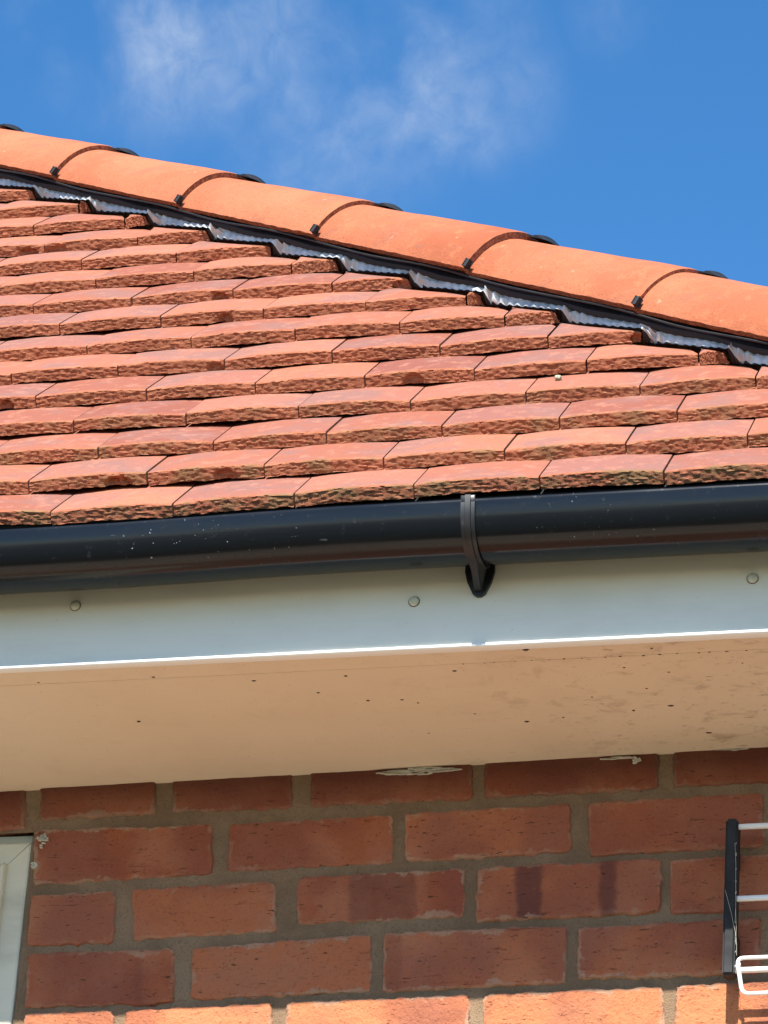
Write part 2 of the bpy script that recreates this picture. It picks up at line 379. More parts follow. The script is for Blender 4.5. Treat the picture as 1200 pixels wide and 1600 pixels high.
# --- wall: every brick with its own worn outline, mortar between
BRICKS = [
(-1.6738,3.2079,-1.5766,3.2095,-1.6629,3.1195,-1.5670,3.1245),(-1.5516,3.2154,-1.3787,3.2154,-1.5428,3.1362,-1.3716,3.1389),
(-1.3509,3.2180,-1.1742,3.2176,-1.3439,3.1397,-1.1686,3.1382),(-1.1459,3.2182,-0.9116,3.2188,-1.1406,3.1399,-0.9082,3.1414),
(-0.8933,3.2189,-0.6486,3.2214,-0.8901,3.1425,-0.6474,3.1443),(-0.6264,3.2223,-0.4012,3.2235,-0.6254,3.1470,-0.4018,3.1501),
(-1.5518,3.1200,-1.2850,3.1189,-1.5455,3.0376,-1.2760,3.0452),(-1.2593,3.1179,-1.0208,3.1225,-1.2564,3.0473,-1.0168,3.0518),
(-1.0033,3.1218,-0.7688,3.1280,-0.9986,3.0520,-0.7658,3.0582),(-0.7446,3.1279,-0.5037,3.1325,-0.7390,3.0507,-0.5028,3.0564),
(-0.4847,3.1326,-0.2575,3.1364,-0.4847,3.0566,-0.2593,3.0623),(-1.5457,3.0213,-1.4210,3.0247,-1.5422,2.9473,-1.4154,2.9482),
(-1.3963,3.0258,-1.1841,3.0297,-1.3854,2.9511,-1.1787,2.9569),(-1.1538,3.0352,-0.9137,3.0396,-1.1481,2.9670,-0.9115,2.9706),
(-0.8956,3.0390,-0.6413,3.0416,-0.8950,2.9618,-0.6410,2.9682),(-0.6300,3.0411,-0.3943,3.0459,-0.6271,2.9641,-0.3951,2.9699),
(-1.5409,2.9360,-1.3238,2.9362,-1.5367,2.8567,-1.3178,2.8579),(-1.2987,2.9374,-1.0410,2.9490,-1.2941,2.8628,-1.0371,2.8672),
(-1.0238,2.9494,-0.7689,2.9524,-1.0209,2.8677,-0.7682,2.8719),(-0.7530,2.9483,-0.5077,2.9549,-0.7519,2.8777,-0.5093,2.8791),
(-0.4916,2.9553,-0.2618,2.9611,-0.4916,2.8804,-0.2636,2.8854),(-1.5366,2.8475,-1.4056,2.8490,-1.5311,2.7733,-1.3992,2.7753),
(-1.3877,2.8486,-1.1766,2.8544,-1.3824,2.7750,-1.1729,2.7798),(-1.1566,2.8548,-0.8994,2.8592,-1.1513,2.7803,-0.8962,2.7866),
(-0.8800,2.8596,-0.6359,2.8640,-0.8769,2.7862,-0.6348,2.7916),(-0.6188,2.8645,-0.3878,2.8697,-0.6178,2.7912,-0.3886,2.7983)]
TONE = [.25,.35,.1,.05,.1,.25, .2,.35,.85,.45,.5, .8,.75,.12,.7,.6, .25,.8,.9,.6,.5, .9,.95,.85,.7,.8]  # top course darker for stain and eave shade, bottom course lighter for sun
BAND = {13: [(.30, .72, .6)], 14: [(.21, .37, 1), (.66, .77, .9)], 18: [(0, .12, .35)], 16: [(.72, .80, .3)]}
STAIN_SHADE = lambda z: max(0.0, min(1.0, (z-3.12)/.06))  # eave shade and staining painted into the top course's colour
wb = MB()
def brick(q, tone, bands=(), hi=True, seed=0, top_row=False):
    x0t, z0t, x1t, z1t, x0b, z0b, x1b, z1b = q
    if hi: e_ = .0017; x0t -= e_; x0b -= e_; x1t += e_; x1b += e_; z0t += e_; z1t += e_; z0b -= e_; z1b -= e_
    nx, nz = (84, 28) if hi else (6, 3)
    vs = []; cols = []; fs = []; r_ = random.Random(seed); sd_ = seed*3.1
    W = abs(x1t-x0t); H = abs(z0t-z0b); out = r_.uniform(-.0015, .0015)
    for j in range(nz+1):
        fj = j/nz
        for a in range(nx+1):
            fa = a/nx
            X = (x0b+(x1b-x0b)*fa)*(1-fj) + (x0t+(x1t-x0t)*fa)*fj
            Z = (z0b+(z1b-z0b)*fa)*(1-fj) + (z0t+(z1t-z0t)*fa)*fj
            d = min(fa*W, (1-fa)*W, fj*H, (1-fj)*H)
            cn = math.hypot(min(fa, 1-fa)*W, min(fj, 1-fj)*H)
            y = -out
            if hi:
                er = max(0, 1-d/.012)
                # ragged outline
                X += er*fn((X, Z, sd_), 70, 1, 4)*.0030 * (1 if fa*W < .012 or (1-fa)*W < .012 else 0)
                Z += er*fn((X, Z, sd_+9), 65, 2, 4)*.0032 * (1 if fj*H < .012 or (1-fj)*H < .012 else 0)
                if cn < .008:
                    X += (.5-fa)*.0022; Z += (.5-fj)*.0022
                y += .0028*max(0, 1-d/.005)**2 + fn((X, Z, sd_), 22, 3, 3)*.0012
                if d == 0: y += .003
            else: y += .001 if d == 0 else 0
            bd = 0.0
            for (b0, b1, am) in bands:
                e = min(fa-b0, b1-fa)*W
                bd = max(bd, am*max(0, min(1, (e + fn((X, Z, 4), 60, 1, 3)*.004)/.006)))
            vs.append((X, WY(X)+y, Z)); cols.append((tone, d, bd, STAIN_SHADE(Z)))
    for j in range(nz):
        for a in range(nx): fs.append((j*(nx+1)+a, j*(nx+1)+a+1, (j+1)*(nx+1)+a+1, (j+1)*(nx+1)+a))
    n0 = len(vs); rim = [a for a in range(nx+1)] + [j*(nx+1)+nx for j in range(1, nz+1)] + [nz*(nx+1)+a for a in range(nx-1, -1, -1)] + [j*(nx+1) for j in range(nz-1, 0, -1)]
    for k in rim: vs.append((vs[k][0], WY(vs[k][0])+.03, vs[k][2])); cols.append(cols[k])
    for k in range(len(rim)):
        k2 = (k+1) % len(rim); fs.append((rim[k2], rim[k], n0+k, n0+k2))
    wb.add(vs, fs, 0, cols)
for k, q in enumerate(BRICKS): brick(q, TONE[k]*.6 if k < 21 else min(1, TONE[k]+.1), BAND.get(k, ()), True, k+1)  # shaded courses toned down, sunlit bottom course painted lighter
# the rest of the wall: same courses carried on, right to the corner, down to the ground and left of the window
XW0, XW1 = -4.4, -.06
WIN = (-1.555-1.15, -1.553, 2.10, 3.118)             # x0, x1, z0, z1 of the window opening
def course_z(kk, x): return 2.7735 - kk*.0850 + .0185*(x+1.53)
def fill(z_of, x, xe, kk, skipwin=False):
    while x < xe-.03:
        w = rnd.choice((.225, .235, .24, .24)); x2 = min(x+w, xe)
        brick((x, z_of(x)+.0725, x2, z_of(x2)+.0725, x, z_of(x), x2, z_of(x2)), rnd.random(), (), False, rnd.randint(30, 9999))
        x = x2+.018
for kk in range(1, 34):
    off = (kk % 2)*.12
    if course_z(kk, -2)+.04 > WIN[2]:
        fill(lambda x: course_z(kk, x), WIN[1]+.012, XW1, kk); fill(lambda x: course_z(kk, x), XW0-off, WIN[0]-.012, kk)
    else: fill(lambda x: course_z(kk, x), XW0-off, XW1, kk)
rowz = [lambda x: 2.7755+.0185*(x+1.53), lambda x: 2.858+.0185*(x+1.53), lambda x: 2.9475+.0185*(x+1.53), lambda x: 3.0395+.016*(x+1.53), lambda x: 3.1245+.012*(x+1.53)]
for n_, z_ in enumerate(rowz):
    xs = max(q[2] for q in BRICKS if abs((q[5]+q[7])/2 - z_((q[0]+q[2])/2)) < .03)
    fill(z_, xs+.018, XW1, n_)
    fill(z_, XW0-(n_ % 2)*.12, (WIN[0]-.012) if n_ < 4 else -1.69, n_)
# mortar body of the wall, left open at the window
def slab(x0, x1, z0, z1, y_in=.0042):
    vs = []; nx = max(2, int((x1-x0)/.02)) ; nz = max(2, int((z1-z0)/.02))
    for j in range(nz+1):
        for a in range(nx+1):
            X = x0+(x1-x0)*a/nx; Z = z0+(z1-z0)*j/nz
            vs.append((X, WY(X)+y_in+fn((X, Z, 0), 30, 2, 2)*.0012, Z))
    fs = [(j*(nx+1)+a, j*(nx+1)+a+1, (j+1)*(nx+1)+a+1, (j+1)*(nx+1)+a) for j in range(nz) for a in range(nx)]
    wb.add(vs, fs, 1)
slab(XW0, WIN[0], 0, 3.35); slab(WIN[1]+.0005, XW1, 0, 3.35); slab(WIN[0], WIN[1]+.0005, 0, WIN[2]); slab(WIN[0], WIN[1]+.0005, WIN[3], 3.35)
# returns: window reveals, the corner and the side wall
wb.box((WIN[0]-.05, 3.97, WIN[3]-.0005), (WIN[1]+.06, 4.12, 3.2), 1); wb.box((WIN[0]-.05, 3.965, WIN[2]), (WIN[0]-.004, 4.1, WIN[3]), 1)
wb.box((WIN[1]+.004, 3.965, WIN[2]), (WIN[1]+.05, 4.1, WIN[3]), 1)
wb.box((XW1-.02, WY(XW1)+.012, 0), (XW1, 7.2, 3.35), 1)
for kk in range(-5, 33):
    y = WY(XW1)+.006 + (kk % 2)*.12
    z = 2.7755-kk*.0815+.027
    if kk % 2: wb.box((XW1-.03, WY(XW1)+.004, z), (XW1+.006, y-.018, z+.068), 0, .003, (rnd.random(), .05, 0, 0))
    while y < 7.1:
        wb.box((XW1-.03, y, z), (XW1+.006, y+.225, z+.068), 0, .003, (rnd.random(), .05, 0, 0)); y += .243
wall = wb.build('wall', [M_brick, M_mort], house, smooth=50, attr=True)

# cream paint smears along the top of the wall (sub-part of the wall)
def smear(cx, cz, rx, rz, n, seed, sl_=.0):
    r_ = random.Random(seed); ps = MB()
    for k in range(n):
        x = cx + r_.uniform(-1, 1)*rx; z = cz + r_.uniform(-1, 1)*rz*(1-abs((x-cx)/rx)) + sl_*(x-cx)
        L = r_.uniform(.004, .014)*(1 if rx > rz else .35); H = r_.uniform(.0005, .0012)*(1 if rx > rz else 2)
        m = 9; pts = []
        for a in range(m):
            an = 2*math.pi*a/m; rr = r_.uniform(.6, 1.2); pts.append((x+math.cos(an)*L*rr, z+math.sin(an)*H*rr))
        vs = [(px, WY(px)-.0028, pz) for px, pz in pts] + [(px, WY(px)+.004, pz) for px, pz in pts]
        ps.add(vs, [tuple(range(m))] + [(a, m+a, m+(a+1) % m, (a+1) % m) for a in range(m)])
    ps.build('paint_smear', M_paint, wall)
smear(-.985, 3.184, .055, .007, 75, 3, .012); smear(-.70, 3.1905, .020, .002, 12, 4); smear(-.545, 3.1965, .014, .002, 12, 5)
smear(-.678, 3.187, .004, .008, 10, 8)
smear(-1.537, 3.105, .006, .017, 26, 6); smear(-1.545, 3.065, .003, .006, 8, 7)
# --- window at the left edge
win = bpy.data.objects.new('window', None); C.objects.link(win); win.parent = house
def profile_frame(name, x0, x1, z0, z1, y, fw, depth, bev, mat, parent, edge_round=.004):
    """mitred frame: four beams, each cut at 45 degrees"""
    mb = MB(); g_ = .0006
    outer = [(x0, z0), (x1, z0), (x1, z1), (x0, z1)]; inner = [(x0+fw, z0+fw), (x1-fw, z0+fw), (x1-fw, z1-fw), (x0+fw, z1-fw)]
    for k in range(4):
        k2 = (k+1) % 4
        o0, o1, i1, i0 = outer[k], outer[k2], inner[k2], inner[k]
        dx = Vector((o1[0]-o0[0], 0, o1[1]-o0[1])).normalized()
        prof = [(0, depth), (0, edge_round), (edge_round*.35, .0012), (edge_round, 0), (fw*.62, 0), (fw*.66, .0025), (fw-edge_round, .004), (fw, .009), (fw, depth)]
        vs = []
        for e in (0, 1):
            O = o0 if e == 0 else o1; I = i0 if e == 0 else i1
            for (q, d) in prof:
                f_ = q/fw; px = O[0]+(I[0]-O[0])*f_; pz = O[1]+(I[1]-O[1])*f_
                sh = dx*(g_ if e == 0 else -g_)
                vs.append((px+sh.x, y+d, pz+sh.z))
        n = len(prof); fs = [(a, a+1, n+a+1, n+a) for a in range(n-1)] + [(n-1, 0, n, 2*n-1), tuple(range(n))[::-1], tuple(range(n, 2*n))]
        mb.add(vs, fs)
    bm = bmesh.new()
    return mb.build(name, mat, parent)
WYm = 3.946
fr = profile_frame('frame', WIN[0]+.002, WIN[1]-.002, WIN[2]+.002, WIN[3]-.014, WYm+.004, .056, .06, .003, M_frame, win)
hd = MB(); hd.box((WIN[0]+.004, WYm+.012, WIN[3]-.0135), (WIN[1]-.004, WYm+.07, WIN[3]-.001), 0, .0015); hd.build('head_trim', mat_upvc('dirty_head_trim', (.42, .41, .33), (.12, .10, .07), .6, .8), win)
sash = profile_frame('sash', WIN[0]+.050, WIN[1]-.0355, WIN[2]+.050, WIN[3]-.0475, WYm-.008, .062, .05, .003, M_frame, win)
gl = MB(); gl.box((WIN[0]+.11, WYm+.008, WIN[2]+.11), (WIN[1]-.098, WYm+.014, WIN[3]-.11))
t = NT('window_glass'); gl.build('glass', t.done((.05, .06, .06), .03, None, Specular_IOR_Level=.8), win)
sb = MB(); sb.box((WIN[0]-.02, WYm-.05, WIN[2]-.03), (WIN[1]+.02, WYm+.06, WIN[2]-.001), 0, .004); sb.build('sill', M_frame, win)

# --- roof tiles
roof = bpy.data.objects.new('roof', None); C.objects.link(roof); roof.parent = house
rt = MB(); NROW = 21
for i in range(NROW):
    if i < len(JOINTS): js = list(JOINTS[i])
    else: js = [(-1.862-.085*(i-14)*1.3, 0)]
    while js[0][0] > -3.0: js.insert(0, (js[0][0]-.1655, js[0][1]*.5))
    while js[-1][0] < CUT(i*G)+.05: js.append((js[-1][0]+.163, js[-1][1]*.5))
    moss = max(0.0, 1-i/4.5)*.9 + .22
    for k in range(len(js)-1):
        x0, d0 = js[k]; x1, d1 = js[k+1]
        if CUT(i*G) - x0 < .014: continue
        hi = x1 > -1.95-.1*i*.3 and x0 < -.35 and i < 16
        clay_tile(rt, x0+.0012, x1-.0012, i, d0, d1, hi, roof_pt, CUT, i*100+k+5, moss)
tiles = rt.build('roof_tiles', [M_face, M_edge], roof, smooth=35, attr=True)
# the hip end of the roof, out of sight behind the hip
HIP = Vector((-2.0777, 1, math.tan(AL))).normalized()
P0 = Vector((-.0370, EY, EZ+.05))
be = math.atan(math.tan(AL)/2.0777)
def side_pt(y, s, n): return Vector((-.0-(s*math.cos(be)), y, EZ+s*math.sin(be)+.0)) + Vector((math.sin(be), 0, math.cos(be)))*n
rs = MB()
G0 = G
for i in range(26):
    y = EY + .12 + i*G*math.cos(be)/2.0777 + (.0 if i % 2 else .08)
    while y < 6.9:
        nn = 4; vs = []; cols = []
        for a in range(nn+1):
            fu = a/nn; Y = y+fu*.162
            for (v, q) in ((.13, 0), (.001, 0), (0, -.001), (0, -THK), (.06, -THK)):
                vs.append(side_pt(Y, i*G+v, -v*STEP/G+CAMB*(1-(2*fu-1)**2)+q)); cols.append((rnd.random()*.2+.4, .2, .3, 1))
        fs = []
        for a in range(nn):
            for k in range(4): fs.append((a*5+k, (a+1)*5+k, (a+1)*5+k+1, a*5+k+1))
        b = len(rs.v); rs.v += [tuple(v) for v in vs]; rs.c += cols; rs.f += [tuple(j+b for j in f) for f in fs]; rs.m += [0, 1, 1, 1]*nn
        y += .165
rs.build('side_roof_tiles', [M_face, M_edge], roof, smooth=35, attr=True)
# roofing underlay and battens closing the roof below the tiles
ub = MB()
def under(x, s): return roof_pt(x, s, -.045)
ub.add([under(-3.0, .03), under(CUT(.03)+.06, .03), under(CUT(2.1)+.06, 2.1), under(-3.0, 2.1)], [(0, 1, 2, 3)])
ub.add([roof_pt(x, s, n) for x in (-3.0, -.03) for (s, n) in ((.004, -.0215), (.004, -.034), (.17, -.060), (.17, -.048))],
       [(0, 1, 5, 4), (1, 2, 6, 5), (2, 3, 7, 6), (3, 0, 4, 7)])
ub.build('underlay', M_memb, roof)

# --- soffit, fascia with its bead, fixing caps
fb = MB()
XL, XR = -3.0, .035
zb = lambda x: 3.2145 + .0028*(x+.95)
def strip(mb, prof_of, xs, mi=0, close=False):
    vs = []; n = None
    for x in xs:
        pr = prof_of(x); n = len(pr); vs += [(x, y, z) for (y, z) in pr]
    fs = [(a*n+k, a*n+k+1, (a+1)*n+k+1, (a+1)*n+k) for a in range(len(xs)-1) for k in range(n-1 if not close else n) if not close]
    if close:
        fs = [(a*n+k, a*n+(k+1) % n, (a+1)*n+(k+1) % n, (a+1)*n+k) for a in range(len(xs)-1) for k in range(n)]
        fs += [tuple(range(n))[::-1], tuple((len(xs)-1)*n+k for k in range(n))]
    mb.add(vs, fs, mi)
xs = [XL+(XR-XL)*k/40 for k in range(41)]
strip(fb, lambda x: [(FY, zb(x)+.0052), (FY, 3.385), (FY+.012, 3.385), (FY+.012, zb(x)+.003)], xs, 0, True)
fascia = fb.build('fascia', M_fascia, house)
bb = MB(); strip(bb, lambda x: [(FY+.012, zb(x)), (FY-.001, zb(x)-.0002), (FY-.0032, zb(x)+.0012), (FY-.0038, zb(x)+.0030), (FY-.0030, zb(x)+.0048), (FY+.0012, zb(x)+.0058), (FY+.012, zb(x)+.0056)], xs, 0, True)
bb.build('bead', M_bead, fascia, smooth=70)
for (cx, cz, lab) in ((-1.3881, 3.3029, None), (-.9182, 3.2846, None), (-.4741, 3.2935, None), (-1.86, 3.296, None), (-2.33, 3.29, None)):
    cb = MB(); pts = []
    m = 20; prof = [(.0078, 0), (.0078, .0004), (.0068, .0005), (.0068, .0022), (.0060, .0034), (.0035, .0044), (0.0, .0046)]
    vs = []
    for (r, h) in prof[:-1]:
        for a in range(m): an = 2*math.pi*a/m; vs.append((cx+r*math.cos(an), FY-.0003-h, cz+r*math.sin(an)))
    vs.append((cx, FY-.0003-.0046, cz)); n = len(prof)-1
    fs = [(k*m+a, k*m+(a+1) % m, (k+1)*m+(a+1) % m, (k+1)*m+a) for k in range(n-1) for a in range(m)] + [((n-1)*m+a, (n-1)*m+(a+1) % m, n*m) for a in range(m)]
    cb.add(vs, fs); cb.m = [1 if j < 2*m else 0 for j in range(len(fs))]; cb.build('fixing_cap', [M_cap, M_speck], fascia, smooth=35)
# soffit: front return lip of the fascia, then the board running back and slightly down to the wall
sfb = MB()
def back(x): return (WY(x)+.004, 3.189+.0142*(x+1.05))
xs2 = [XL+(XR-XL)*k/60 for k in range(61)]
def sofp(x):
    by, bz = back(x); fz = zb(x)+.0008; sl = (bz-fz)/(by-FY)
    f = lambda y, o=0: (y, fz+sl*(y-FY)+o)
    return [f(FY+.0005), f(FY+.044), f(FY+.0445, .0016), f(FY+.0460, .0016), f(FY+.0465, .0006), f(by, .0006), f(by, .012), f(FY+.0125, .012)]
strip(sfb, sofp, xs2, 0, True)
sof = sfb.build('soffit', M_soffit, house)
SPECKS = [(-1.3412,3.754,1.6),(-1.1488,3.6539,1),(-1.4449,3.6288,.8),(-1.0093,3.7258,1.2),(-.9629,3.7281,1),(-.9434,3.7392,1),(-.8748,3.6534,1.2),(-.8736,3.7792,.7),(-.9488,3.8304,.7),(-.8083,3.8096,1.4),(-.757,3.8026,.8),(-.6596,3.7922,1.3),(-.6083,3.7836,1.3),(-.5694,3.8702,1.4),(-.6516,3.6668,.8),(-.769,3.6029,1.8),(-.6323,3.7298,.8),(-.5959,3.6862,.8),(-1.0223,3.6526,1.2),(-1.2818,3.6289,1),(-1.0711,3.696,1),(-.6075,3.6163,1),(-.4977,3.6703,.8),(-.7079,3.747,.8)]
for k in range(17): SPECKS.append((-.86+k*.0235+rnd.uniform(-.006, .006), FY+.045+rnd.uniform(-.001, .001), rnd.uniform(.5, 1.0)))
for (x, y, k) in SPECKS:
    by, bz = back(x); fz = zb(x)+.0008; z = fz+(bz-fz)/(by-FY)*(y-FY) - .0002 + (.0006 if y > FY+.0465 else 0)
    sp = MB(); m = 8; vs = []; r = .0020*k; st = rnd.uniform(1, 1.8)
    for a in range(m):
        an = 2*math.pi*a/m; rr = r*rnd.uniform(.6, 1.2); vs.append((x+math.cos(an)*rr*st, y+math.sin(an)*rr, z))
    vs += [(x+(vx-x)*.4, y+(vy-y)*.4, z-.0008*k) for (vx, vy, _) in vs[:m]]
    sp.add(vs, [(a, (a+1) % m, m+(a+1) % m, m+a) for a in range(m)] + [tuple(m+a for a in range(m))])
    sp.build('dirt_speck', M_speck, sof)

# --- gutter
GYc, GZc, GR = FY-.0605, 3.3665, .0560
def gsec(an, r, q=2.35):                            # slightly squared half round section
    c, s = math.cos(an), math.sin(an)
    k = (abs(c)**q + abs(s)**q)**(-1/q)
    return (GYc + r*k*c, GZc + r*k*s)
gu = MB()
def gprof(x):
    sag = .0006*math.sin(x*5.0); k_ = min(1, max(0, (-.98-x)/.38)); sag -= .0050*k_*k_*(3-2*k_)
    out = []
    out += [(GYc-GR+.0002, GZc+.0045), (GYc-GR-.0004, GZc+.0036), (GYc-GR-.0004, GZc)]
    for k in range(2, 41): out.append(gsec(math.pi + math.pi*k/43, GR))
    out += [(GYc+GR, GZc+.004), (GYc+GR-.0025, GZc+.004)]
    for k in range(40, 0, -1): out.append(gsec(math.pi + math.pi*k/43, GR-.0025))
    out += [(GYc-GR+.0022, GZc+.0045)]
    return [(y, z+sag) for y, z in out]
strip(gu, gprof, [XL+(XR-.03-XL)*k/30 for k in range(31)], 0, True)
gutter = gu.build('gutter', M_gut, house, smooth=40)
def bracket(x):
    kb = MB(); w = .0092
    def band(angs, r0, r1, w0, w1):
        vs = []; n = len(angs)
        for k, an in enumerate(angs):
            ww = w0+(w1-w0)*k/(n-1)
            for (dx, r) in ((-ww, r0), (-ww, r1), (-ww*.45, r1), (-ww*.38, r1+.0016), (ww*.38, r1+.0016), (ww*.45, r1), (ww, r1), (ww, r0)):
                y, z = gsec(an, r); vs.append((x+dx, y, z))
        m = 8; fs = [(k*m+a, k*m+(a+1) % m, (k+1)*m+(a+1) % m, (k+1)*m+a) for k in range(n-1) for a in range(m)]
        fs += [tuple(range(m))[::-1], tuple((n-1)*m+a for a in range(m))]
        kb.add(vs, fs)
    angs = [math.pi*(1-.0) + k*math.pi/44 for k in range(-2, 41)]
    band(angs, GR+.0008, GR+.0038, w, w)
    kb.box((x-w, GYc-GR-.0045, GZc-.001), (x+w, GYc-GR+.006, GZc+.0085), 0, .0012)     # hook over the lip
    # shield shaped foot against the fascia
    zt, zl = GZc-.020, 3.2855
    pts = [(-.0195, zt), (.0195, zt), (.0195, zt-.026), (.0160, zt-.041), (.0085, zl+.004), (.003, zl), (-.003, zl), (-.0085, zl+.004), (-.0160, zt-.041), (-.0195, zt-.026)]
    xo = x-.0066
    vs = [(xo+a, FY-.0065, z) for a, z in pts]+[(xo+a, FY-.0002, z) for a, z in pts]; m = len(pts)
    kb.add(vs, [tuple(range(m))] + [(a, m+a, m+(a+1) % m, (a+1) % m) for a in range(m)])
    # arm from the belly of the gutter down to the foot's tip
    def beam(A, B, hw, hd):
        A = Vector(A); B = Vector(B); vs = []
        for P in (A, B):
            for (dx, dy) in ((-hw, 0), (hw, 0), (hw, hd), (-hw, hd)): vs.append((P.x+dx, P.y+dy, P.z))
        kb.add(vs, [(0, 1, 5, 4), (1, 2, 6, 5), (2, 3, 7, 6), (3, 0, 4, 7), (3, 2, 1, 0), (4, 5, 6, 7)])
    y1, z1 = gsec(math.pi*1.34, GR+.003)
    beam((x+.001, y1, z1), (xo, FY-.0165, zl+.006), .0042, .012)
    # side webs
    for sx in (-1, 1):
        vs = []
        ang2 = [math.pi*(1.28+k*.055) for k in range(9)]
        for an in ang2: y, z = gsec(an, GR+.0035); vs.append((x+sx*.0062, y, z))
        vs += [(xo+sx*.0062, FY-.006, zt-.01), (xo+sx*.004, FY-.006, zl+.006)]
        vs2 = [(a+.0016*-sx, b_, c) for a, b_, c in vs]; m = len(vs)
        kb.add(vs+vs2, [tuple(range(m)), tuple(m+a for a in range(m))[::-1]] + [(a, m+a, m+(a+1) % m, (a+1) % m) for a in range(m)])
    kb.build('bracket', M_blk, gutter, smooth=35)
for bx in (-.8240, -1.83, -2.75): bracket(bx)

# --- dry hip flashing along the cut courses
E1 = Vector((-HIP.y, HIP.x, 0)).normalized();
if E1.y > 0: E1 = -E1                                # horizontal, square to the hip, towards the front
E2 = HIP.cross(E1).normalized()
if E2.z < 0: E2 = -E2
fl = MB(); fd = MB()
def surf_n(s, climb=True):                                       # height of the stepped tiles under the flashing's edge
    i = math.floor(s/G+1e-6); v = s-i*G; t_ = -v*STEP/G
    w = .012
    if climb and v > G-w:                            # just below the next course's front edge it climbs up to it
        k = (v-(G-w))/w; k = k*k*(3-2*k); t_ = t_*(1-k)
    return t_ + .0026
S0, S1, DS = .02, 2.0, .0021
ns = int((S1-S0)/DS); nt_ = 9; vs = []
for a in range(ns+1):
    s = S0+a*DS; E = roof_pt(CUT(s)-.001, s, surf_n(s)+.0012)
    lam = (E-P0).dot(HIP); T = P0 + HIP*lam - E1*.030 - E2*.010
    drop = 0.0
    i = math.floor(s/G+1e-6); v = s-i*G
    drop = max(0, 1-abs(v-(G-.010))/.020)
    tooth = .0042 if (a % 2) else 0.0
    Elow = roof_pt(CUT(s)+.0015, s, surf_n(s, False)+.0008)
    for k in range(nt_+1):
        q = 0 if k == 0 else .07+.93*(k-1)/(nt_-1); P = E.lerp(T, q)
        bulge = math.sin(q*math.pi)*(.004+.004*drop) + (.0012+.0036*drop)*math.sin(s*2*math.pi/.0105+1.2*math.sin(s*31))*(1-q*.5)*(1 if k else .3) + fn((s, q*.1, 0), 55, 1, 3)*.0042*(.4+drop)*(1 if k else 0)
        P = P + E1*bulge*.6 + NRM*bulge*.6
        if k == 0: P = Elow + E1*tooth*.9 + Vector((0, 0, -tooth*.25))
        vs.append(P)
fs = [(a*(nt_+1)+k, a*(nt_+1)+k+1, (a+1)*(nt_+1)+k+1, (a+1)*(nt_+1)+k) for a in range(ns) for k in range(nt_)]
fl.add(vs, fs); fl.m = [1 if j % nt_ == 0 else 0 for j in range(len(fs))]
flash = fl.build('hip_flashing', [M_lead, M_memb], roof, smooth=60)
sm = flash.modifiers.new('thick', 'SOLIDIFY'); sm.thickness = .0009; sm.offset = -1
# black ventilation strip between flashing and hip tiles
vb = MB(); vs = []
nn = 260
for a in range(nn+1):
    lam = -.3 + 3.4*a/nn
    B = P0+HIP*lam
    for (e, h) in ((-.034, -.020), (-.0155, -.0165), (-.0135, -.012), (-.020, -.004), (-.036, .004)): vs.append(B + E1*e + E2*(h+.0012*math.sin(lam*40)))
fs = [(a*5+k, a*5+k+1, (a+1)*5+k+1, (a+1)*5+k) for a in range(nn) for k in range(4)]
vb.add(vs, fs)
strip_o = vb.build('hip_vent_strip', M_memb, roof, smooth=50)
tb = MB()
tb.tube([P0+HIP*(-.3+3.4*a/200)+E1*(-.002+.0012*math.sin(a*.5))+E2*(-.0085+.0022*math.sin(a*2*math.pi*3.4/200/.361)) for a in range(201)], .0017, 8)
tb.build('trim_edge', M_blk, strip_o, smooth=True)

